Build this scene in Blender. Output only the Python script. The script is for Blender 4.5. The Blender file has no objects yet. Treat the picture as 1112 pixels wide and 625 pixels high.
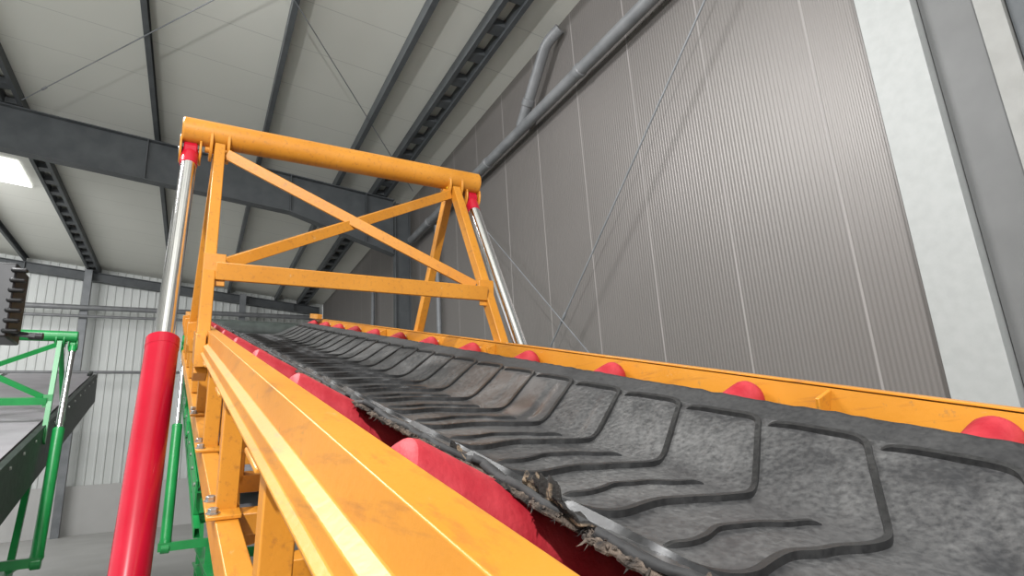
import bpy, math, random, bmesh
from mathutils import Vector, Matrix, noise
random.seed(3)
CZ=2.0
AL=math.radians(13.54)
sc=bpy.context.scene
try:
    sc.view_settings.view_transform='Standard'
except Exception: pass
# ------------------------------------------------------------------ camera
yb=Vector((-351,-191,-640)).normalized()
zb=Vector((-144.5,2409,-640)).normalized()
xb=yb.cross(zb).normalized(); zb=xb.cross(yb).normalized()
R=Matrix((xb,yb,zb))
cam_d=bpy.data.cameras.new('camera'); cam=bpy.data.objects.new('camera',cam_d)
sc.collection.objects.link(cam)
cam.matrix_world=Matrix.Translation((0,0,CZ)) @ R.to_4x4()
cam_d.sensor_width=36; cam_d.lens=640/1112*36; cam_d.clip_start=0.01; cam_d.clip_end=300
sc.camera=cam
# ------------------------------------------------------------------ materials
def new_mat(name):
    m=bpy.data.materials.new(name); m.use_nodes=True
    nt=m.node_tree; b=nt.nodes['Principled BSDF']; return m,nt,b
def mat_noise(name,c1,c2,scale=8,rough=.4,metal=0,bump=.0,bscale=60,r2=None,detail=4,lo=.35,hi=.65,scuff=None):
    m,nt,b=new_mat(name)
    tc=nt.nodes.new('ShaderNodeTexCoord')
    n=nt.nodes.new('ShaderNodeTexNoise'); n.inputs['Scale'].default_value=scale; n.inputs['Detail'].default_value=detail
    nt.links.new(tc.outputs['Object'],n.inputs['Vector'])
    r=nt.nodes.new('ShaderNodeValToRGB')
    r.color_ramp.elements[0].position=lo; r.color_ramp.elements[1].position=hi
    r.color_ramp.elements[0].color=(*c1,1); r.color_ramp.elements[1].color=(*c2,1)
    nt.links.new(n.outputs['Fac'],r.inputs['Fac']); out=r.outputs['Color']
    if scuff:
        for sc_,lo_,hi_,amt,cc in (((30,3,30),.54,.70,.85,scuff),((12,12,12),.62,.70,.6,(.24,.14,.06)),((18,6,18),.64,.70,.4,(.55,.42,.25))):
            mp=nt.nodes.new('ShaderNodeMapping'); mp.inputs['Scale'].default_value=sc_; mp.inputs['Location'].default_value=(sc_[0]*.37,2.1,.4)
            nt.links.new(tc.outputs['Object'],mp.inputs['Vector'])
            s=nt.nodes.new('ShaderNodeTexNoise'); s.inputs['Scale'].default_value=1.5; s.inputs['Detail'].default_value=9; s.inputs['Roughness'].default_value=.7
            nt.links.new(mp.outputs['Vector'],s.inputs['Vector'])
            mr=nt.nodes.new('ShaderNodeMapRange'); mr.inputs['From Min'].default_value=lo_; mr.inputs['From Max'].default_value=hi_; mr.inputs['To Max'].default_value=amt
            nt.links.new(s.outputs['Fac'],mr.inputs['Value'])
            mx=nt.nodes.new('ShaderNodeMixRGB'); nt.links.new(mr.outputs['Result'],mx.inputs['Fac']); nt.links.new(out,mx.inputs['Color1']); mx.inputs['Color2'].default_value=(*cc,1); out=mx.outputs['Color']
    nt.links.new(out,b.inputs['Base Color'])
    b.inputs['Roughness'].default_value=rough; b.inputs['Metallic'].default_value=metal
    if r2 is not None:
        mr=nt.nodes.new('ShaderNodeMapRange'); mr.inputs['To Min'].default_value=rough; mr.inputs['To Max'].default_value=r2
        nt.links.new(n.outputs['Fac'],mr.inputs['Value']); nt.links.new(mr.outputs['Result'],b.inputs['Roughness'])
    if bump:
        n2=nt.nodes.new('ShaderNodeTexNoise'); n2.inputs['Scale'].default_value=bscale; n2.inputs['Detail'].default_value=6
        nt.links.new(tc.outputs['Object'],n2.inputs['Vector'])
        bp=nt.nodes.new('ShaderNodeBump'); bp.inputs['Strength'].default_value=bump; bp.inputs['Distance'].default_value=.01
        nt.links.new(n2.outputs['Fac'],bp.inputs['Height']); nt.links.new(bp.outputs['Normal'],b.inputs['Normal'])
    return m
YEL=mat_noise('yellow_paint',(.52,.205,.018),(.59,.245,.026),3,.38,bump=.06,bscale=70,scuff=(.34,.13,.026))
RED=mat_noise('red_paint',(.40,.005,.020),(.46,.008,.028),4,.22)
REDR=mat_noise('red_roller_paint',(.34,.008,.018),(.46,.035,.045),14,.60,bump=.2,bscale=80)
GRN=mat_noise('green_paint',(.01,.24,.055),(.015,.30,.07),3,.35)
CHR=mat_noise('chrome',(.88,.88,.89),(.93,.93,.93),5,.13,metal=1)
BOLT=mat_noise('zinc_bolt',(.35,.35,.33),(.5,.5,.48),30,.35,metal=.9)
STEEL=mat_noise('grey_steel_paint',(.068,.075,.080),(.092,.10,.105),3,.5)
STEELL=mat_noise('light_grey_steel',(.16,.17,.18),(.22,.23,.24),3,.45)
DARK=mat_noise('dark_steel',(.02,.026,.023),(.04,.05,.045),10,.5,bump=.1)
BLACK=mat_noise('black_plastic',(.008,.008,.009),(.018,.018,.02),12,.45)
GALV=mat_noise('galvanised_steel',(.345,.355,.345),(.375,.385,.375),14,.55,metal=.1,detail=6)
GALV2=mat_noise('grey_door_jamb',(.12,.122,.12),(.135,.137,.135),4,.5)
GALV3=mat_noise('dull_galvanised_steel',(.25,.25,.235),(.28,.28,.265),8,.5)
PIPE=mat_noise('grey_pipe',(.15,.155,.16),(.2,.205,.21),4,.4)
FRAY=mat_noise('frayed_fabric',(.015,.013,.012),(.17,.13,.10),50,.95,bump=.8,bscale=200)
FRAY2=mat_noise('torn_tan_fabric',(.016,.014,.012),(.40,.29,.19),34,.95,bump=.6,bscale=150,lo=.48,hi=.62)
CONC=mat_noise('concrete_floor',(.38,.375,.36),(.44,.435,.42),1.2,.45,bump=.05,bscale=20,r2=.6)
PLIN=mat_noise('concrete_plinth',(.50,.495,.48),(.54,.535,.52),1,.7)
GBELT=mat_noise('grey_rubber',(.30,.285,.305),(.36,.345,.365),3,.5)
WALLM=mat_noise('silver_wall_sheet',(.180,.167,.157),(.193,.179,.169),.6,.42,metal=.3)
JOINT=mat_noise('wall_joint',(.25,.235,.222),(.27,.25,.24),2,.5)
FWALL=mat_noise('white_wall_sheet',(.60,.62,.60),(.68,.70,.68),.5,.5)
def belt_mat(name,base,dust,lo=.15,hi=.42,r0=.28,r1=.5):
    m,nt,b=new_mat(name)
    tc=nt.nodes.new('ShaderNodeTexCoord')
    a=nt.nodes.new('ShaderNodeTexNoise'); a.inputs['Scale'].default_value=3.5; a.inputs['Detail'].default_value=8; a.inputs['Roughness'].default_value=.55
    a.inputs['Distortion'].default_value=1.0
    c=nt.nodes.new('ShaderNodeTexNoise'); c.inputs['Scale'].default_value=70; c.inputs['Detail'].default_value=8; c.inputs['Roughness'].default_value=.6
    nt.links.new(tc.outputs['Object'],a.inputs['Vector']); nt.links.new(tc.outputs['Object'],c.inputs['Vector'])
    mu=nt.nodes.new('ShaderNodeMath'); mu.operation='MULTIPLY'; nt.links.new(a.outputs['Fac'],mu.inputs[0]); nt.links.new(c.outputs['Fac'],mu.inputs[1])
    r=nt.nodes.new('ShaderNodeValToRGB'); r.color_ramp.elements[0].position=lo; r.color_ramp.elements[1].position=hi
    r.color_ramp.elements[0].color=(base,base,base*1.03,1); r.color_ramp.elements[1].color=(dust,dust*.99,dust*.97,1)
    nt.links.new(mu.outputs[0],r.inputs['Fac']); nt.links.new(r.outputs['Color'],b.inputs['Base Color'])
    mr=nt.nodes.new('ShaderNodeMapRange'); mr.inputs['From Min'].default_value=.15; mr.inputs['From Max'].default_value=.4
    mr.inputs['To Min'].default_value=r0; mr.inputs['To Max'].default_value=r1
    nt.links.new(mu.outputs[0],mr.inputs['Value']); nt.links.new(mr.outputs['Result'],b.inputs['Roughness'])
    bp=nt.nodes.new('ShaderNodeBump'); bp.inputs['Strength'].default_value=.10; bp.inputs['Distance'].default_value=.002
    nt.links.new(c.outputs['Fac'],bp.inputs['Height']); nt.links.new(bp.outputs['Normal'],b.inputs['Normal'])
    return m
BELT=belt_mat('black_rubber',.035,.125); CLEAT=belt_mat('black_rubber_cleat',.012,.035,r0=.28,r1=.45); EDGE=belt_mat('black_rubber_edge',.018,.05,r0=.7,r1=.9)
def roof_mat():
    m,nt,b=new_mat('cream_roof_sheet')
    tc=nt.nodes.new('ShaderNodeTexCoord'); sx=nt.nodes.new('ShaderNodeSeparateXYZ'); nt.links.new(tc.outputs['Object'],sx.inputs[0])
    f=nt.nodes.new('ShaderNodeMath'); f.operation='PINGPONG'; f.inputs[1].default_value=.55; nt.links.new(sx.outputs['Y'],f.inputs[0])
    l=nt.nodes.new('ShaderNodeMath'); l.operation='LESS_THAN'; l.inputs[1].default_value=.008; nt.links.new(f.outputs[0],l.inputs[0])
    n=nt.nodes.new('ShaderNodeTexNoise'); n.inputs['Scale'].default_value=.5; nt.links.new(tc.outputs['Object'],n.inputs['Vector'])
    r=nt.nodes.new('ShaderNodeValToRGB'); r.color_ramp.elements[0].color=(.64,.64,.585,1); r.color_ramp.elements[1].color=(.74,.74,.68,1)
    nt.links.new(n.outputs['Fac'],r.inputs['Fac'])
    mx=nt.nodes.new('ShaderNodeMixRGB'); nt.links.new(l.outputs[0],mx.inputs['Fac']); nt.links.new(r.outputs['Color'],mx.inputs['Color1']); mx.inputs['Color2'].default_value=(.54,.54,.5,1)
    nt.links.new(mx.outputs['Color'],b.inputs['Base Color']); b.inputs['Roughness'].default_value=.55
    return m
ROOF=roof_mat()
def emis(name,col,s):
    m,nt,b=new_mat(name); b.inputs['Base Color'].default_value=(*col,1)
    b.inputs['Emission Color'].default_value=(*col,1); b.inputs['Emission Strength'].default_value=s; return m
SKYL=emis('skylight_glow',(1,1,1),1.6)
STICK=mat_noise('warning_sticker',(.8,.6,.02),(.85,.65,.03),4,.4)
# ------------------------------------------------------------------ mesh helper
class M:
    def __init__(s): s.v=[]; s.f=[]; s.mi=[]
    def add(s,vs,fs,mi=0):
        o=len(s.v); s.v+= [Vector(x) for x in vs]; s.f+=[tuple(i+o for i in f) for f in fs]; s.mi+=[mi]*len(fs); return s
    def prism(s,poly,off,mi=0):
        n=len(poly); poly=[Vector(p) for p in poly]; off=Vector(off)
        fs=[tuple(range(n))[::-1],tuple(range(n,2*n))]+[(i,(i+1)%n,n+(i+1)%n,n+i) for i in range(n)]
        return s.add(poly+[p+off for p in poly],fs,mi)
    def beam(s,p,q,w,h,up=(0,0,1),mi=0):
        p=Vector(p);q=Vector(q);d=(q-p).normalized();up=Vector(up)
        a=d.cross(up)
        if a.length<1e-4: a=d.cross(Vector((1,0,0)))
        a.normalize(); b=a.cross(d).normalized()
        return s.prism([p+a*x*w/2+b*y*h/2 for x,y in((-1,-1),(1,-1),(1,1),(-1,1))],q-p,mi)
    def rev(s,p,q,prof,n=24,mi=0):
        p=Vector(p);q=Vector(q);d=(q-p).normalized()
        a=d.cross(Vector((0,0,1)))
        if a.length<1e-3: a=d.cross(Vector((1,0,0)))
        a.normalize(); b=d.cross(a)
        vs=[];fs=[]
        for t,r in prof:
            for k in range(n):
                th=2*math.pi*k/n; vs.append(p+d*t+(a*math.cos(th)+b*math.sin(th))*r)
        m=len(prof)
        for i in range(m-1):
            for k in range(n):
                fs.append((i*n+k,i*n+(k+1)%n,(i+1)*n+(k+1)%n,(i+1)*n+k))
        fs.append(tuple(range(n))[::-1]); fs.append(tuple((m-1)*n+k for k in range(n)))
        return s.add(vs,fs,mi)
    def tube(s,p,q,r,n=24,mi=0,ch=None):
        L=(Vector(q)-Vector(p)).length; c=ch if ch is not None else min(r*.12,L*.2)
        return s.rev(p,q,[(0,r-c),(c,r),(L-c,r),(L,r-c)],n,mi)
    def path(s,pts,r,n=16,mi=0):
        pts=[Vector(p) for p in pts]; vs=[];fs=[];pa=None
        for i,p in enumerate(pts):
            d=(pts[min(i+1,len(pts)-1)]-pts[max(i-1,0)]).normalized()
            if pa is None:
                pa=d.cross(Vector((0,0,1)))
                if pa.length<1e-3: pa=d.cross(Vector((1,0,0)))
            pa=(pa-d*pa.dot(d)).normalized(); b=d.cross(pa)
            for k in range(n):
                th=2*math.pi*k/n; vs.append(p+(pa*math.cos(th)+b*math.sin(th))*r)
        for i in range(len(pts)-1):
            for k in range(n): fs.append((i*n+k,i*n+(k+1)%n,(i+1)*n+(k+1)%n,(i+1)*n+k))
        fs.append(tuple(range(n))[::-1]); fs.append(tuple((len(pts)-1)*n+k for k in range(n)))
        return s.add(vs,fs,mi)
    def obj(s,name,mats,parent=None,bevel=0,smooth=True,label=None,cat=None,group=None,kind=None,recalc=True):
        c=Vector((0,0,0))
        if s.v:
            lo=Vector((min(v[i] for v in s.v) for i in range(3))); hi=Vector((max(v[i] for v in s.v) for i in range(3))); c=(lo+hi)/2
        if parent is None and kind=='structure': c=Vector((0,0,0))
        me=bpy.data.meshes.new(name); me.from_pydata([v-c for v in s.v],[],s.f)
        mats=mats if isinstance(mats,(list,tuple)) else [mats]
        for m in mats: me.materials.append(m)
        me.polygons.foreach_set('material_index',s.mi)
        if recalc:
            bm=bmesh.new(); bm.from_mesh(me); bmesh.ops.recalc_face_normals(bm,faces=bm.faces); bm.to_mesh(me); bm.free()
        if smooth:
            me.polygons.foreach_set('use_smooth',[True]*len(me.polygons)); me.set_sharp_from_angle(angle=math.radians(35))
        me.update()
        o=bpy.data.objects.new(name,me); sc.collection.objects.link(o); o.location=c
        if parent is not None:
            o.parent=parent
            off=Vector((0,0,0)); p=parent
            while p is not None and p.type=='MESH': off+=p.location; p=p.parent
            o.location=c-off
        if bevel:
            b=o.modifiers.new('bevel','BEVEL'); b.width=bevel; b.segments=2; b.limit_method='ANGLE'; b.angle_limit=math.radians(40)
        if label: o['label']=label
        if cat: o['category']=cat
        if group: o['group']=group
        if kind: o['kind']=kind
        return o
# ------------------------------------------------------------------ conveyor local coordinates
ca,sa=math.cos(AL),math.sin(AL)
def L(u,v,w): return Vector((u,v*ca-w*sa,CZ+v*sa+w*ca))
NV=Vector((0,-sa,ca)); CV=Vector((0,ca,sa)); UV=Vector((1,0,0))
HALF=.61; TL=.603; WANG=math.radians(26.5); UC=.92; W0=-.350
tab=[(0,0,0)]
N=200; tmax=.85
u=w=0.
for i in range(1,int(N*tmax/HALF)+1):
    t=i*HALF/N; k=min(1,max(0,(t-.18)/.12)); k=k*k*(3-2*k); a=WANG*k
    u+=math.cos(a)*HALF/N; w+=math.sin(a)*HALF/N; tab.append((u,w,a))
def S(t):
    s=1 if t>=0 else -1; x=min(abs(t)/(HALF/N),len(tab)-2); i=int(x); f=x-i
    uu=tab[i][0]*(1-f)+tab[i+1][0]*f; ww=tab[i][1]*(1-f)+tab[i+1][1]*f; a=tab[i][2]*s
    return UC+s*uu, W0+ww, a
PIT=.285
def slant(a):
    if a>.48: return 0
    if a>.25: return -.16*(.48-a)/.23
    if a>.15: return -.16-.035*(.25-a)/.10
    return -.195
def panel(t,v):
    a=abs(t)
    e=min(1,max(0,(a-.19)/.05))*min(1,max(0,(.50-a)/.025))
    ph=((v-slant(a))/PIT)%1.0
    k=min(1,ph/.12,(1-ph)/.12)
    return .008*e*(k-.5*math.sin(math.pi*ph)*math.sin(math.pi*min(1,max(0,(a-.2)/.3))))
def SP(t,v,h=0):
    u,w,a=S(t); bul=.0035*noise.noise(Vector((t*5,v*4,0)))
    h=h+bul+panel(t,v)+(.004*min(1,max(0,(-t-.40)/.15)))
    return L(u-math.sin(a)*h, v, w+math.cos(a)*h)

def hyd(root,uu,col,ub):
    top=(uu,3.87,.86); bot=(ub,2.02,-1.5)
    p=L(*top); q=L(*bot); d=(q-p); Ln=d.length; dn=d.normalized()
    split=p+dn*(Ln*.440); Lb=(q-split).length
    m=M(); m.rev(split,q,[(0,.061),(.003,.067),(.050,.067),(.052,.065),(.056,.065),(Lb-.1,.065),(Lb-.05,.07),(Lb,.05)],40)
    m.tube(q-UV*.05+dn*.02,q+UV*.05+dn*.02,.06,24)
    cyl=m.obj('hydraulic_cylinder',col,root)
    m=M(); m.tube(p+dn*.06,split+dn*.05,.041,32); m.obj('chrome_rod',CHR,cyl,label='polished chrome piston rod')
    m=M(); m.rev(p,p+dn*.13,[(0,.045),(.05,.048),(.12,.045),(.13,.036)],24); m.tube(p-UV*.035,p+UV*.035,.055,24); m.obj('rod_eye',RED if col is RED else GRN,cyl)
    m=M(); m.tube(p-UV*.06,p+UV*.06,.022,16); m.obj('pin',BOLT,cyl)
    m=M(); m.rev(split-dn*.010,split+dn*.002,[(0,.044),(.004,.048),(.012,.048)],32); m.obj('wiper_ring',BLACK,cyl)
    return cyl

def machine(name,label,frame,sidem,cylm,du,dy,v0,detail,group=None,vend=8.0,ch=(-2.2,4.4),deep=.40):
    root=bpy.data.objects.new(name,None); root.empty_display_size=.3; sc.collection.objects.link(root)
    az=math.radians(2.24)
    root.rotation_euler=(0,0,az); 
    root.location=Vector((du*math.cos(az)-dy*math.sin(az), du*math.sin(az)+dy*math.cos(az),0))
    root['label']=label; root['category']='conveyor machine'
    if group: root['group']=group
    bv=.003 if detail else 0
    for s in (0,1):
        def U(u): return u if s==0 else 2*UC-u
        if s==0: pr=[(.148,-.1275),(.192,-.1275),(.192,-.145),(.186,-.145),(.186,-.136),(.156,-.136),(.156,-.180),(.144,-.188),(.144,-.218),(.186,-.222),(.186,-.232),(.124,-.232),(.120,-.222),(.130,-.214),(.130,-.190),(.147,-.180)]
        else: pr=[(.145,-.1275),(.196,-.1275),(.196,-.134),(.156,-.134),(.156,-.226),(.196,-.226),(.196,-.236),(.128,-.236),(.128,-.226),(.145,-.218)]
        m=M(); m.prism([L(U(a),v0,b) for a,b in pr],CV*(vend-v0))
        o=m.obj('side_beam',sidem,root,bevel=.0015 if detail else 0)
        if s==1:
            m=M(); m.prism([L(a,v0,b) for a,b in ((1.634,-.137),(1.643,-.137),(1.643,-.30),(1.634,-.30))],CV*(vend-v0)); m.obj('side_plate',sidem,root,bevel=0)
            m=M(); m.beam(L(1.60,vend-.45,-.10),L(1.60,vend,-.10),.06,.06,NV); m.obj('end_stop',sidem,root,bevel=bv)
        if detail and s==1:
            for vv in (1.0,3.0,5.0):
                m=M(); m.prism([L(1.575,vv,-.165),L(1.634,vv,-.14),L(1.634,vv,-.25),L(1.60,vv,-.25)],CV*.012); m.obj('gusset',sidem,root,bevel=bv)
        if not detail:
            m=M(); m.prism([L(U(a),v0,b) for a,b in ((.125,-.12),(.139,-.12),(.139,-deep),(.125,-deep))],CV*(vend-v0)); m.obj('side_plate',sidem,root)
            k=v0+.2
            while k<vend:
                m=M(); m.tube(L(U(.11),k,-.2),L(U(.13),k,-.2),.02,8); m.obj('bolt',BOLT,root); k+=.65
        pr=[(.139,-.56),(.196,-.56),(.196,-.568),(.147,-.568),(.147,-.65),(.196,-.65),(.196,-.658),(.139,-.658)]
        m=M(); m.prism([L(U(a),v0,b) for a,b in pr],CV*(vend-v0-.3)); m.obj('lower_beam',sidem,root,bevel=bv)
        v=1.0-.78*int((1.0-v0)/.78)
        while v<vend-.4:
            m=M(); m.beam(L(U(.170),v,-.555),L(U(.170),v,-.230),.052,.055,CV)
            m.obj('post',sidem,root,bevel=bv)
            if detail and s==0 and v<4:
                m=M(); m.beam(L(.160,v-.08,-.553),L(.160,v+.08,-.553),.085,.012,NV); m.obj('flange_plate',sidem,root,bevel=bv)
                m=M(); m.beam(L(.160,v-.07,-.240),L(.160,v+.07,-.240),.075,.01,NV); m.obj('flange_plate',sidem,root,bevel=bv)
                for k in (-.055,.055):
                    m=M(); m.rev(L(.135,v+k,-.547),L(.135,v+k,-.530),[(0,.018),(.003,.018),(.0031,.013),(.013,.013),(.015,.0105)],6)
                    m.obj('bolt',BOLT,root,smooth=False)
            v+=.78
    v=1.0-.78*int((1.0-v0)/.78); k=0
    while v<vend-1:
        m=M(); m.beam(L(.16,v+.02,-.60),L(1.68,v+.02,-.60),.06,.06,NV); m.obj('cross_member',sidem,root,bevel=bv)
        if k%2==0:
            m=M(); m.beam(L(.2,v,-.64),L(1.64,v+.78,-.64),.04,.04,NV); m.obj('diagonal_brace',sidem,root,bevel=bv)
        v+=.78; k+=1
    if detail:
        v=.60-.652*int((.6-v0)/.652)
        while v<vend-.2:
            for s in (-1,1):
                rr=.052 if s<0 else .057
                def P(t):
                    u_,w_,a_=S(s*t); h=(-.008 if s<0 else -.004)-rr
                    return L(u_-math.sin(a_)*h,v,w_+math.cos(a_)*h)
                dv=(P(.60)-P(.40)).normalized(); a=P(.40)-dv*.06
                if s<0: dv=(dv+NV*.018).normalized()
                Ln=.402 if s<0 else .392
                b=a+dv*Ln
                if s<0: pf=[(0,.03),(.006,.046),(.015,rr),(Ln-.014,rr),(Ln-.006,rr*.95),(Ln-.001,rr*.82),(Ln,.03)]
                else: pf=[(0,.03),(.006,.048),(.015,rr),(Ln-.05,rr),(Ln-.03,rr*.98),(Ln-.016,rr*.90),(Ln-.006,rr*.74),(Ln-.001,rr*.5),(Ln,.018)]
                m=M(); m.rev(a,b,pf,32)
                m.obj('idler_roller',REDR,root)
                m=M(); m.tube(b-dv*.01,b+dv*.015,.012,12); m.obj('axle',BOLT,root)
            rr=.057
            m=M(); m.tube(L(UC-.2,v,W0-.012-rr),L(UC+.2,v,W0-.012-rr),rr,28); m.obj('idler_roller',REDR,root)
            m=M(); m.beam(L(.2,v,-.52),L(1.64,v,-.52),.05,.05,NV); m.beam(L(.21,v,-.52),L(.21,v,-.23),.02,.05,CV); m.beam(L(1.62,v,-.52),L(1.62,v,-.23),.02,.05,CV)
            m.beam(L(UC-.22,v,-.52),L(UC-.22,v,-.42),.012,.04,CV); m.beam(L(UC+.22,v,-.52),L(UC+.22,v,-.42),.012,.04,CV)
            m.obj('idler_frame',sidem,root,bevel=.002)
            v+=.652
        m=M(); nt_=84; step=.0125
        nv=int((vend-v0)/step); vs=[];fs=[]
        def RG(v): 
            r=.014*noise.noise(Vector((v*5,1,0)))+.018*noise.noise(Vector((v*23,2,0)))+.018*noise.noise(Vector((v*60,2,0)))
            for c,wd,dp in ((.49,.045,.06),(.75,.03,.035),(.33,.04,.03),(1.15,.03,.03)):
                r+=dp*max(0,1-abs(v-c)/wd)
            return r
        for j in range(nv+1):
            v=v0+j*step; rag=RG(v); ragr=.004*noise.noise(Vector((v*12,7,0)))
            for i in range(nt_+1):
                f=i/nt_; t0=-TL+rag; t1=HALF+ragr; t=t0+(t1-t0)*f
                h=0
                if f<.04: h=.010*noise.noise(Vector((v*14,5,0)))*(1-f/.04)
                if f>.93: h+=.003*noise.noise(Vector((v*25,f*40,9)))
                vs.append(SP(t,v,h))
        for j in range(nv):
            for i in range(nt_):
                a=j*(nt_+1)+i; fs.append((a,a+1,a+nt_+2,a+nt_+1))
        m.add(vs,fs); 
        m.mi=[1 if (i%nt_)>nt_*.925 or (i%nt_)<3 else 0 for i in range(len(fs))]
        belt=m.obj('belt',[BELT,EDGE],root,label='worn black rubber troughed belt with a torn edge',recalc=False)
        so=belt.modifiers.new('solid','SOLIDIFY'); so.thickness=.009; so.offset=-1
        def rib(pts,width,hgt,sm=9):
            P=[]
            for i in range(len(pts)-1):
                (a,b),(c,d)=pts[i],pts[i+1]; n=max(2,int(math.hypot(c-a,d-b)/.010))
                for k in range(n): P.append((a+(c-a)*k/n,b+(d-b)*k/n))
            P.append(pts[-1])
            for _ in range(sm):
                P=[P[0]]+[((P[i-1][0]+2*P[i][0]+P[i+1][0])/4,(P[i-1][1]+2*P[i][1]+P[i+1][1])/4) for i in range(1,len(P)-1)]+[P[-1]]
            vs=[];fs=[]; n=len(P)
            for i,(t,vv) in enumerate(P):
                a=P[max(i-1,0)]; b=P[min(i+1,n-1)]; dx,dy_=b[0]-a[0],b[1]-a[1]; l=math.hypot(dx,dy_); nx,ny=-dy_/l,dx/l
                e=min(1,i/2+.3,(n-1-i)/2+.3)
                wr=1+.08*noise.noise(Vector((t*20,vv*20,4)))
                for off,h in ((-.5,-.003),(-.36,hgt*e),(.36,hgt*e),(.5,-.003)):
                    tt=t+nx*off*width*wr; v2=vv+ny*off*width*wr
                    vs.append(SP(tt,v2,h-panel(tt,v2)))
            for i in range(n-1):
                for k in range(3): a=i*4+k; fs.append((a,a+1,a+5,a+4))
            fs.append((0,1,2,3)); fs.append(tuple((n-1)*4+k for k in (3,2,1,0)))
            return vs,fs
        v=v0+.45
        while v<vend-.25:
            j=random.uniform(-.006,.006)
            m=M()
            q=[(.490,v+.255),(.505,v+.21),(.516,v+.05),(.510,v+.010),(.48,v-.008),(.25,v-.16),(.20,v-.188),(.165,v-.195),(.13,v-.188+j),(.10,v-.188),(.06,v-.172),(.02,v-.172+j),(-.03,v-.158),(-.06,v-.162),(-.10,v-.172),(-.14,v-.185),(-.165,v-.195),(-.20,v-.188),(-.25,v-.16),(-.46,v-.01),(-.48,v+.03),(-.485,v+.16)]
            m.add(*rib(q,.018,.0135,7))
            m.obj('cleat',CLEAT,belt)
            m=M(); m.add(*rib([(.175,v-.075),(.14,v-.060),(.10,v-.062),(.055,v-.03+j),(.0,v-.03),(-.05,v-.02),(-.09,v-.045),(-.15,v-.06),(-.20,v-.05)],.015,.009,6))
            m.obj('cleat',CLEAT,belt)
            v+=PIT
        m=M(); vs=[];fs=[]; K=5; nn=int(6.0/.006)
        for j in range(nn+1):
            v=-.6+j*.006; r=RG(v)
            out=.008+.014*noise.noise(Vector((v*35,3,1)))+.016*noise.noise(Vector((v*110,3,1)))
            out=max(.001,out)
            for i in range(K+1):
                f=i/K
                vs.append(SP(-TL+r+.012-(.012+out)*f,v,-.006-.008*f*f+.008*f*noise.noise(Vector((v*60,i,4)))))
        for j in range(nn):
            for i in range(K): a=j*(K+1)+i; fs.append((a,a+1,a+K+2,a+K+1))
        m.add(vs,fs); o=m.obj('torn_ply',FRAY,belt,smooth=False,label='ragged torn fabric ply of the belt edge'); z=o.modifiers.new('s','SOLIDIFY'); z.thickness=.003
        m=M()
        for i in range(460):
            v=random.uniform(-.4,5) if random.random()<.4 else random.uniform(0,1.4)
            t=-TL+RG(v)-random.uniform(0,.010)
            p=SP(t,v,random.uniform(-.014,-.006)); ln=random.uniform(.003,.014)
            d=(-UV*random.uniform(.3,1)+NV*random.uniform(-.9,.3)+CV*random.uniform(-.9,.9)).normalized()
            wdt=CV*random.uniform(.0008,.003)
            mid=p+d*ln*.5+NV*random.uniform(-.003,.003)
            m.add([p-wdt,p+wdt,mid+wdt*.7,p+d*ln,mid-wdt*.7],[(0,1,2,4),(4,2,3)])
        o=m.obj('frayed_edge',FRAY,belt,smooth=False,label='torn fabric fibres along the belt edge'); o['kind']='stuff'
        for (v,t,sz,dr,mt) in ((.545,-.555,.060,1,FRAY2),(.785,-.565,.028,1,FRAY2),(.30,-.57,.026,1,FRAY)):
            m=M(); vs=[];fs=[]; n=17
            for a in range(n):
                for b in range(n):
                    x=a/(n-1); y=b/(n-1)
                    rg=.25*noise.noise(Vector((y*8,v*7,1)))+.35*noise.noise(Vector((y*24,v*7,1)))
                    ang=x*2.0
                    pt=SP(t,v,-.002)+CV*((y-.5)*sz*(1.9-.8*x)+dr*.15*sz*x)-UV*sz*.50*math.sin(ang)*(1+rg)+NV*sz*(.42*(1-math.cos(ang))*(1+rg)+.16*noise.noise(Vector((x*5,y*5,v*10))))
                    vs.append(pt)
            for a in range(n-1):
                for b in range(n-1):
                    q=a*n+b; fs.append((q,q+1,q+n+1,q+n))
            m.add(vs,fs); f=m.obj('torn_flap',mt,belt,label='curled torn piece of belt fabric'); z=f.modifiers.new('s','SOLIDIFY'); z.thickness=.0025
    else:
        m=M(); m.beam(L(UC,v0,-.135),L(UC,vend+.05,-.135),1.40,.03,NV); belt=m.obj('belt',GBELT,root,label='smooth grey flat rubber belt')
    m=M(); m.tube(L(.3,vend+.0,-.34),L(1.54,vend+.0,-.34),.14,32); m.obj('head_drum',DARK,root)
    m=M(); m.beam(L(UC,v0,-.545),L(UC,vend,-.545),1.0,.012,NV); m.obj('return_belt',BELT if detail else GBELT,root)
    # portal frame
    PW=.98; PV=3.87
    m=M(); m.tube(L(-.03,PV,PW),L(1.87,PV,PW),.076,36)
    portal=m.obj('portal_frame',frame,root,label=None)
    for s in (0,1):
        uu=.168 if s==0 else 2*UC-.168
        ub=.128 if s==0 else 2*UC-.128
        for vf in (3.06,4.42):
            top=L(uu,PV+(.05 if vf>PV else -.05),.90)
            m=M(); m.beam(L(ub,vf-(.14 if vf<PV else -.10),-.33),top,.055,.072,CV); m.obj('leg',frame,portal,bevel=.004 if detail else 0)
            m=M(); m.prism([L(ub-.028,vf-.17,-.14),L(ub-.028,vf+.12,-.14),L(ub-.028,vf+.07,-.28),L(ub-.028,vf-.20,-.28)],UV*(.04)); m.obj('foot_plate',frame,portal,bevel=bv)
        for off in (-.045,.045):
            m=M(); poly=[]
            for k in range(24):
                th=2*math.pi*k/24; r=.095
                poly.append(L(uu+off-.008,PV+r*math.cos(th)*.9,PW-.05+r*math.sin(th)*1.15))
            m.prism(poly,UV*.016); m.obj('lug',frame,portal,bevel=bv)
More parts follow.
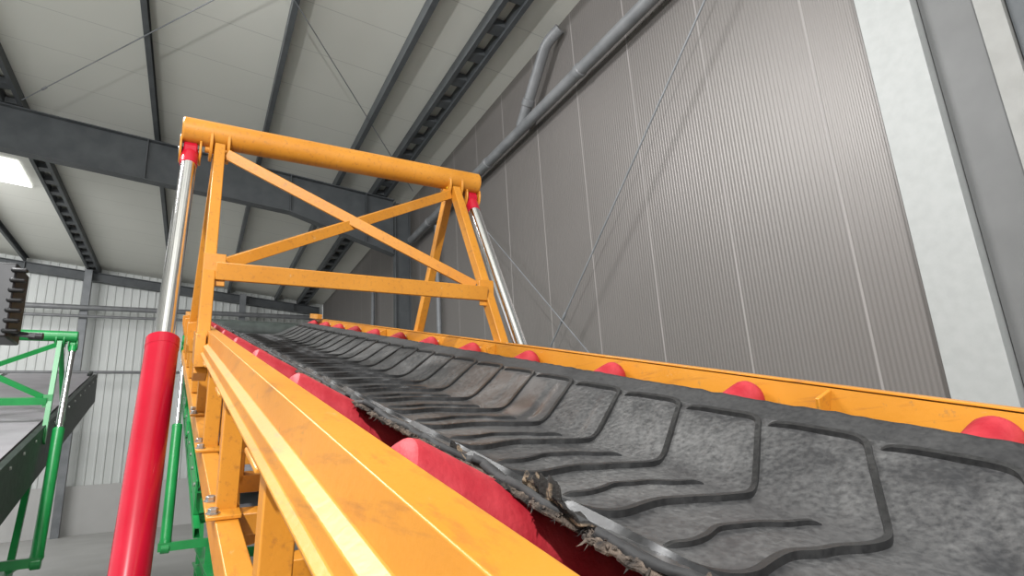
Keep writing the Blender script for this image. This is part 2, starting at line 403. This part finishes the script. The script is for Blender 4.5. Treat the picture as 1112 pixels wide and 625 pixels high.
        m=M(); m.tube(L(uu-.075,PV,PW-.09),L(uu+.075,PV,PW-.09),.02,16); m.obj('pin',frame,portal)
        uc=.02 if s==0 else 1.82
        for off in (-.05,.05):
            m=M(); poly=[]
            for k in range(24):
                th=2*math.pi*k/24; r=.062
                poly.append(L(uc+off-.006,PV+r*math.cos(th),PW-.08+r*1.35*math.sin(th)-(.03)))
            m.prism(poly,UV*.012); m.obj('lug',frame,portal,bevel=bv)
        if detail and s==1:
            m=M(); m.beam(L(uu-.056,PV-.04,PW-.05),L(uu-.056,PV+.04,PW-.05),.003,.05,NV); m.obj('warning_sticker',STICK,portal,label='yellow rectangular safety sticker')
    def NL(w):
        f=(w+.12)/(.90+.12); return 3.06+f*(PV-.05-3.06)
    m=M(); m.beam(L(.17,NL(.165)-.02,.155),L(1.67,NL(.165)-.02,.155),.09,.088,NV); m.obj('cross_beam',frame,portal,bevel=.004 if detail else 0)
    for s in (0,1):
        a_,b_=(.21,1.62) if s==0 else (1.63,.22)
        off=-.0 if s==0 else .03
        m=M(); m.beam(L(a_,NL(.86)+off,.86),L(b_,NL(.19)+off,.20),.05,.06,NV); m.obj('diagonal_brace',frame,portal,bevel=.003 if detail else 0)
    for uj in (.165,2*UC-.165):
        m=M(); m.beam(L(uj,NL(.17)-.055,.08),L(uj,NL(.17)-.02,.24),.10,.012,CV); m.obj('joint_plate',frame,portal,bevel=bv)
    hyd(root,.02,cylm,-.075 if detail else -.045); hyd(root,1.82,cylm,1.885)
    if detail:
        for vv in (4.0,4.9,5.8):
            m=M(); m.prism([L(.09,vv,-.13),L(.14,vv,-.12),L(.14,vv,-.30),L(.11,vv,-.30),L(.09,vv,-.2)],CV*.03); m.obj('outer_bracket',frame,root,bevel=bv)
    cy0,cy1=ch
    for uu in (.46,1.38):
        m=M(); z0=CZ-1.50
        pr=[(-.08,0),(.08,0),(.08,.02),(.012,.02),(.012,.24),(.08,.24),(.08,.26),(-.08,.26),(-.08,.24),(-.012,.24),(-.012,.02),(-.08,.02)]
        m.prism([(uu+a,cy0,z0+b) for a,b in pr],(0,cy1-cy0,0)); m.obj('chassis_beam',frame,root,bevel=bv)
        for yy in (cy0+.3,cy1-.3):
            m=M(); m.beam((uu,yy,.02),(uu,yy,z0),.12,.12,(0,1,0)); m.beam((uu-.15,yy,.012),(uu+.15,yy,.012),.3,.024); m.obj('support_leg',frame,root,bevel=bv)
        m=M(); ub=-.075 if uu<1 else 1.885; q=L(ub,2.02,-1.5); m.beam((min(uu,ub)-.05,q.y,q.z-.0),(max(uu,ub)+.05,q.y,q.z),.1,.1); m.beam((uu,q.y,z0+.1),(uu,q.y,q.z+.04),.1,.1,(0,1,0)); m.obj('cylinder_mount',frame,root,bevel=bv)
        t=L(uu,5.0,-.60); m=M(); m.beam((uu,cy1-.25,z0+.25),t,.08,.08,(0,1,0)); m.obj('strut',frame,root,bevel=bv)
        t=L(uu,v0+.2,-.60); m=M(); m.beam((uu,t.y,z0+.2),t,.09,.12,(0,1,0)); m.obj('tail_bracket',frame,root,bevel=bv)
    for yy in (cy0+.5,(cy0+cy1)/2,cy1-.5):
        m=M(); m.beam((.40,yy,CZ-1.37),(1.44,yy,CZ-1.37),.1,.14); m.obj('chassis_cross_member',frame,root,bevel=bv)
    return root
machine('conveyor_machine','yellow inclined belt conveyor with red hydraulic cylinders and portal frame',YEL,YEL,RED,0,0,-1.4,True)
machine('conveyor_machine','green conveyor machine with dark side frame and grey belt',GRN,DARK,GRN,-3.0,6.8,-.4,False,group='green conveyor machines',vend=9.1,deep=.72)
machine('conveyor_machine','green conveyor machine with green truss behind the yellow one',GRN,GRN,GRN,.21,6.8,-.2,False,group='green conveyor machines')
# ------------------------------------------------------------------ building
W=4.5; ZE=CZ+6.1; SL=.11; YF=24.8; YB=-3.0; XL=-15.0
def roofz(x): return ZE+SL*(W-x)
m=M(); m.beam((( XL+W)/2,YB-6,-.1),((XL+W)/2,YF,-.1),W-XL+1,.2); m.obj('floor',CONC,kind='structure')
m=M(); m.prism([(XL,YB,roofz(XL)),(W+.3,YB,roofz(W+.3)),(W+.3,YB,roofz(W+.3)+.2),(XL,YB,roofz(XL)+.2)],(0,YF-YB+.3,0)); m.obj('ceiling',ROOF,kind='structure')
m=M(); vs=[];prof=[]; per=.04; y=YB
while y<YF:
    prof+= [(y,0),(y+.012,0),(y+.020,.0018),(y+.032,.0018)]
    y+=per
zt=roofz(W)+.02
for (yy,d) in prof: vs+=[(W-d,yy,0),(W-d,yy,zt)]
m.v=[Vector(a) for a in vs]
for i in range(len(prof)-1):
    m.f.append((2*i,2*i+2,2*i+3,2*i+1)); 
    k=int(i//4); m.mi.append(1 if (k%28==0 and i%4<=1) else 0)
m.obj('wall_right',[WALLM,JOINT],smooth=False,kind='structure')
m=M(); prof=[]; x=XL
while x<W:
    prof+=[(x,0),(x+.17,0),(x+.19,.03),(x+.23,.03)]; x+=.25
m.v=[]
for (xx,d) in prof: m.v+=[Vector((xx,YF-d,0)),Vector((xx,YF-d,roofz(xx)+.02))]
for i in range(len(prof)-1): m.f.append((2*i,2*i+2,2*i+3,2*i+1)); m.mi.append(0)
m.obj('wall_far',FWALL,smooth=False,kind='structure')
m=M(); m.beam((XL,YF-.12,.76),(W-.05,YF-.12,.76),.16,1.52); m.obj('trim_1',PLIN,kind='structure')
m=M(); m.prism([(-9,16.2,roofz(-9)-.02),(-4.0,16.2,roofz(-4.0)-.02),(-4.0,16.2,roofz(-4.0)-.05),(-9,16.2,roofz(-9)-.05)],(0,1.5,0)); m.obj('window_1',SKYL,kind='structure')
def purlin(x,w=.085,h=.21):
    z=roofz(x)-.005
    m=M(); pr=[(-w/2,0),(w/2,0),(w/2,-.014),(-w/2+.014,-.014),(-w/2+.014,-h+.014),(w/2,-h+.014),(w/2,-h),(-w/2,-h)]
    m.prism([(x+a,YB,z+b-SL*a) for a,b in pr],(0,YF-YB-.05,0))
    m.obj('roof_purlin',STEEL,label='dark grey steel channel under the roof sheets',cat='roof beam',group='roof purlins')
for x in (2.62,.9,-1.05,-5.4,-7.3,-9.2,-11.1): purlin(x)
def ladder(x,g=.30):
    m=M()
    for s in (-1,1):
        xx=x+s*g/2; m.beam((xx,YB,roofz(xx)-.11),(xx,YF-.05,roofz(xx)-.11),.075,.2)
    y=YB+.3
    while y<YF-.1:
        m.beam((x-g/2,y,roofz(x)-.11),(x+g/2,y,roofz(x)-.11),.22,.12); y+=.72
    m.obj('roof_girder',STEEL,label='dark grey double roof girder with cross plates',cat='roof beam',group='double roof girders')
ladder(3.62); ladder(-3.45)
YR=13.1
def rafter(y,x0,x1,dep,haunch,name='rafter'):
    m=M()
    def zt(x): return roofz(x)-.225
    def zb_(x):
        k=max(0,(x-1.6)/(x1-1.6)) if haunch else 0
        return zt(x)-dep-k*haunch
    for a,b in ((x0,1.6),(1.6,x1)):
        m.prism([(a,y-.01,zt(a)),(b,y-.01,zt(b)),(b,y-.01,zb_(b)),(a,y-.01,zb_(a))],(0,.02,0))
        m.prism([(a,y-.12,zt(a)),(b,y-.12,zt(b)),(b,y-.12,zt(b)-.02),(a,y-.12,zt(a)-.02)],(0,.24,0))
        m.prism([(a,y-.12,zb_(a)),(b,y-.12,zb_(b)),(b,y-.12,zb_(b)-.02),(a,y-.12,zb_(a)-.02)],(0,.24,0))
    for xx in (-9,-5.4,-1.2,1.6,3.3):
        m.beam((xx,y,zb_(xx)),(xx,y,zt(xx)),.02,.23,(0,1,0))
    m.obj(name,STEEL,label='deep grey steel portal rafter crossing the hall',cat='roof beam')
rafter(YR,XL,3.98,.88,.5)
rafter(YF-.25,XL,4.3,.3,0)
def column(x0,x1,y,fw,mat,z1,label,box=False):
    m=M()
    if box:
        m.beam(((x0+x1)/2,y,0),((x0+x1)/2,y,z1),fw,x1-x0,(1,0,0))
    else:
        m.beam((x0+.012,y,0),(x0+.012,y,z1),fw,.024,(1,0,0)); m.beam((x1-.012,y,0),(x1-.012,y,z1),fw,.024,(1,0,0)); m.beam(((x0+x1)/2,y,0),((x0+x1)/2,y,z1),.016,x1-x0,(1,0,0))
    m.obj('steel_column',mat,bevel=.003,label=label,cat='column')
column(4.0,4.38,YR,.18,STEEL,roofz(4.1)-.25,'dark grey steel column under the roof rafter')
column(4.36,4.47,1.93,.36,GALV,roofz(4.4)-.05,'pale galvanised steel column against the ribbed wall',True)
m=M(); m.prism([(4.45,1.44,0),(4.485,1.44,0),(4.485,1.74,0),(4.45,1.74,0)],(0,0,roofz(4.45)-.06)); m.obj('trim_2',GALV2,kind='structure')
m=M(); m.prism([(4.42,1.29,0),(4.485,1.29,0),(4.485,1.43,0),(4.42,1.43,0)],(0,0,roofz(4.42)-.06)); m.obj('trim_3',GALV3,kind='structure')
m=M(); m.prism([(4.46,YB,0),(4.485,YB,0),(4.485,1.28,0),(4.46,1.28,0)],(0,0,roofz(4.45)-.06)); m.obj('trim_4',STEEL,kind='structure')
for x in (-3.55,-9.0,1.4):
    m=M(); m.beam((x,YF-.55,0),(x,YF-.55,roofz(x)-.24),.22,.2,(0,1,0)); m.obj('wall_post',STEELL,label='light grey steel post on the white sheet wall',cat='column',group='end wall posts')
for (z,r) in ((CZ+5.35,.09),(CZ+5.05,.05),(CZ+3.15,.05)):
    m=M(); m.tube((XL,YF-.80,z),(W-.2,YF-.80,z),r,16); m.obj('wall_pipe',PIPE,label='long grey pipe along the white end wall',cat='pipe',group='end wall pipes')
def arcpts(pts,n=8):
    pts=[Vector(p) for p in pts]; out=[pts[0]]
    for i in range(1,len(pts)-1):
        a,b,c=pts[i-1],pts[i],pts[i+1]; r=.12
        p=b+(a-b).normalized()*r; q=b+(c-b).normalized()*r
        for k in range(n+1):
            t=k/n; out.append(p*(1-t)**2+b*2*t*(1-t)+q*t*t)
    out.append(pts[-1]); return out
m=M(); m.tube((4.3,2.4,CZ+4.83),(4.3,YR-.35,CZ+4.83),.085,24)
for yy in (3.2,5.6,8.5,11.5):
    m.tube((4.3,yy-.05,CZ+4.83),(4.3,yy+.05,CZ+4.83),.098,24)
pp=m.obj('drain_pipe',PIPE,label='grey drain pipe with collars along the ribbed wall',cat='pipe')
m=M(); m.path(arcpts([(4.3,7.25,CZ+4.88),(4.3,6.35,CZ+5.78),(4.40,6.10,CZ+5.90)]),.085,20); m.tube((4.3,7.02,CZ+5.11),(4.3,6.94,CZ+5.19),.1,24); m.obj('branch_pipe',PIPE,pp)
for yy,xx in ((11.3,4.40),(16.5,4.40)):
    m=M(); m.tube((xx,yy,0),(xx,yy,CZ+4.7),.05,16); m.obj('down_pipe',STEELL,label='thin light grey vertical pipe on the side wall',cat='pipe',group='vertical wall pipes')
m=M(); m.beam((4.40,13.3,CZ+1.9),(4.40,YF-.9,CZ+1.9),.12,.16); m.obj('wall_rail',STEEL,label='dark grey horizontal rail on the side wall',cat='beam')
def rod(a,b,r=.010,tb=None):
    a=Vector(a);b=Vector(b); m=M(); m.tube(a,b,r,10,ch=0); o=m.obj('tension_rod',STEELL,label='thin steel bracing rod with turnbuckle',cat='bracing rod',group='bracing rods')
    p=a.lerp(b,tb if tb else .8); d=(b-a).normalized(); m=M(); m.rev(p-d*.09,p+d*.09,[(0,.012),(.02,.02),(.16,.02),(.18,.012)],12); m.obj('turnbuckle',STEELL,o)
rod((4.2,2.05,CZ+5.26),(4.2,10.45,CZ-1.99),.011,tb=.51)
rod((4.12,2.6,CZ-1.99),(4.12,10.9,CZ+5.95),.008,tb=.12)
rod((-.7,5.25,CZ+6.42),(4.25,12.4,CZ+5.95),.009,tb=.9)
rod((1.2,6.1,CZ+6.25),(-3.2,12.6,CZ+6.68),.009,tb=.9)
# black work lamp on a mast
root=bpy.data.objects.new('work_lamp',None); sc.collection.objects.link(root); root.location=(-1.16,5.0,0)
root['label']='black work lamp housing on a dark mast'; root['category']='work lamp'
m=M(); m.beam((-.31,.0,0),(-.31,0,2.95),.09,.09,(0,1,0)); m.beam((-.51,0,.02),(-.11,0,.02),.4,.04); m.obj('mast',DARK,root,bevel=.004)
m=M(); m.beam((-.36,0,3.11),(.06,0,3.11),.34,.50); 
for k in range(7): m.beam((.03,-.17,2.90+k*.068),(.12,-.17,2.90+k*.068),.05,.026)
m.obj('housing',BLACK,root,bevel=.012)
m=M(); m.beam((.02,0,2.92),(.18,0,2.90),.05,.03); m.tube((.14,0,2.90),(.22,0,2.90),.025,12); m.obj('bracket',BLACK,root,bevel=.003)
# ------------------------------------------------------------------ light
wd=bpy.data.worlds.new('world'); sc.world=wd; wd.use_nodes=True
bg=wd.node_tree.nodes['Background']; bg.inputs['Color'].default_value=(.97,.985,1,1); bg.inputs['Strength'].default_value=.92
def area(name,loc,target,sx,sy,e,col=(1,1,1)):
    l=bpy.data.lights.new(name,'AREA'); l.shape='RECTANGLE'; l.size=sx; l.size_y=sy; l.energy=e; l.color=col
    o=bpy.data.objects.new(name,l); sc.collection.objects.link(o); o.location=loc
    o.rotation_euler=(Vector(target)-Vector(loc)).to_track_quat('-Z','Y').to_euler(); return o
area('assumed_skylight_light',(-3,6,8.3),(.5,4,1),3,2,680)  # assumed skylight: unseen area light hung under the roof, no opening modelled here
area('assumed_door_light',(-9,-6,4),(1.5,6,3),4,3,260)  # unseen fill for an assumed door opening behind the camera, no door modelled
area('rod_shadow_light',(-2.2,-2.6,5.6),(4.4,6,4),.18,.18,600)  # small source added to throw crisp bracing-rod shadows on the wall, no actual fitting
area('added_far_fill',(-7,17,8),(-5,22,2),4,3,420)  # added fill light aimed at the far end, no lamp fitting there
print('DONE', len(bpy.data.objects))
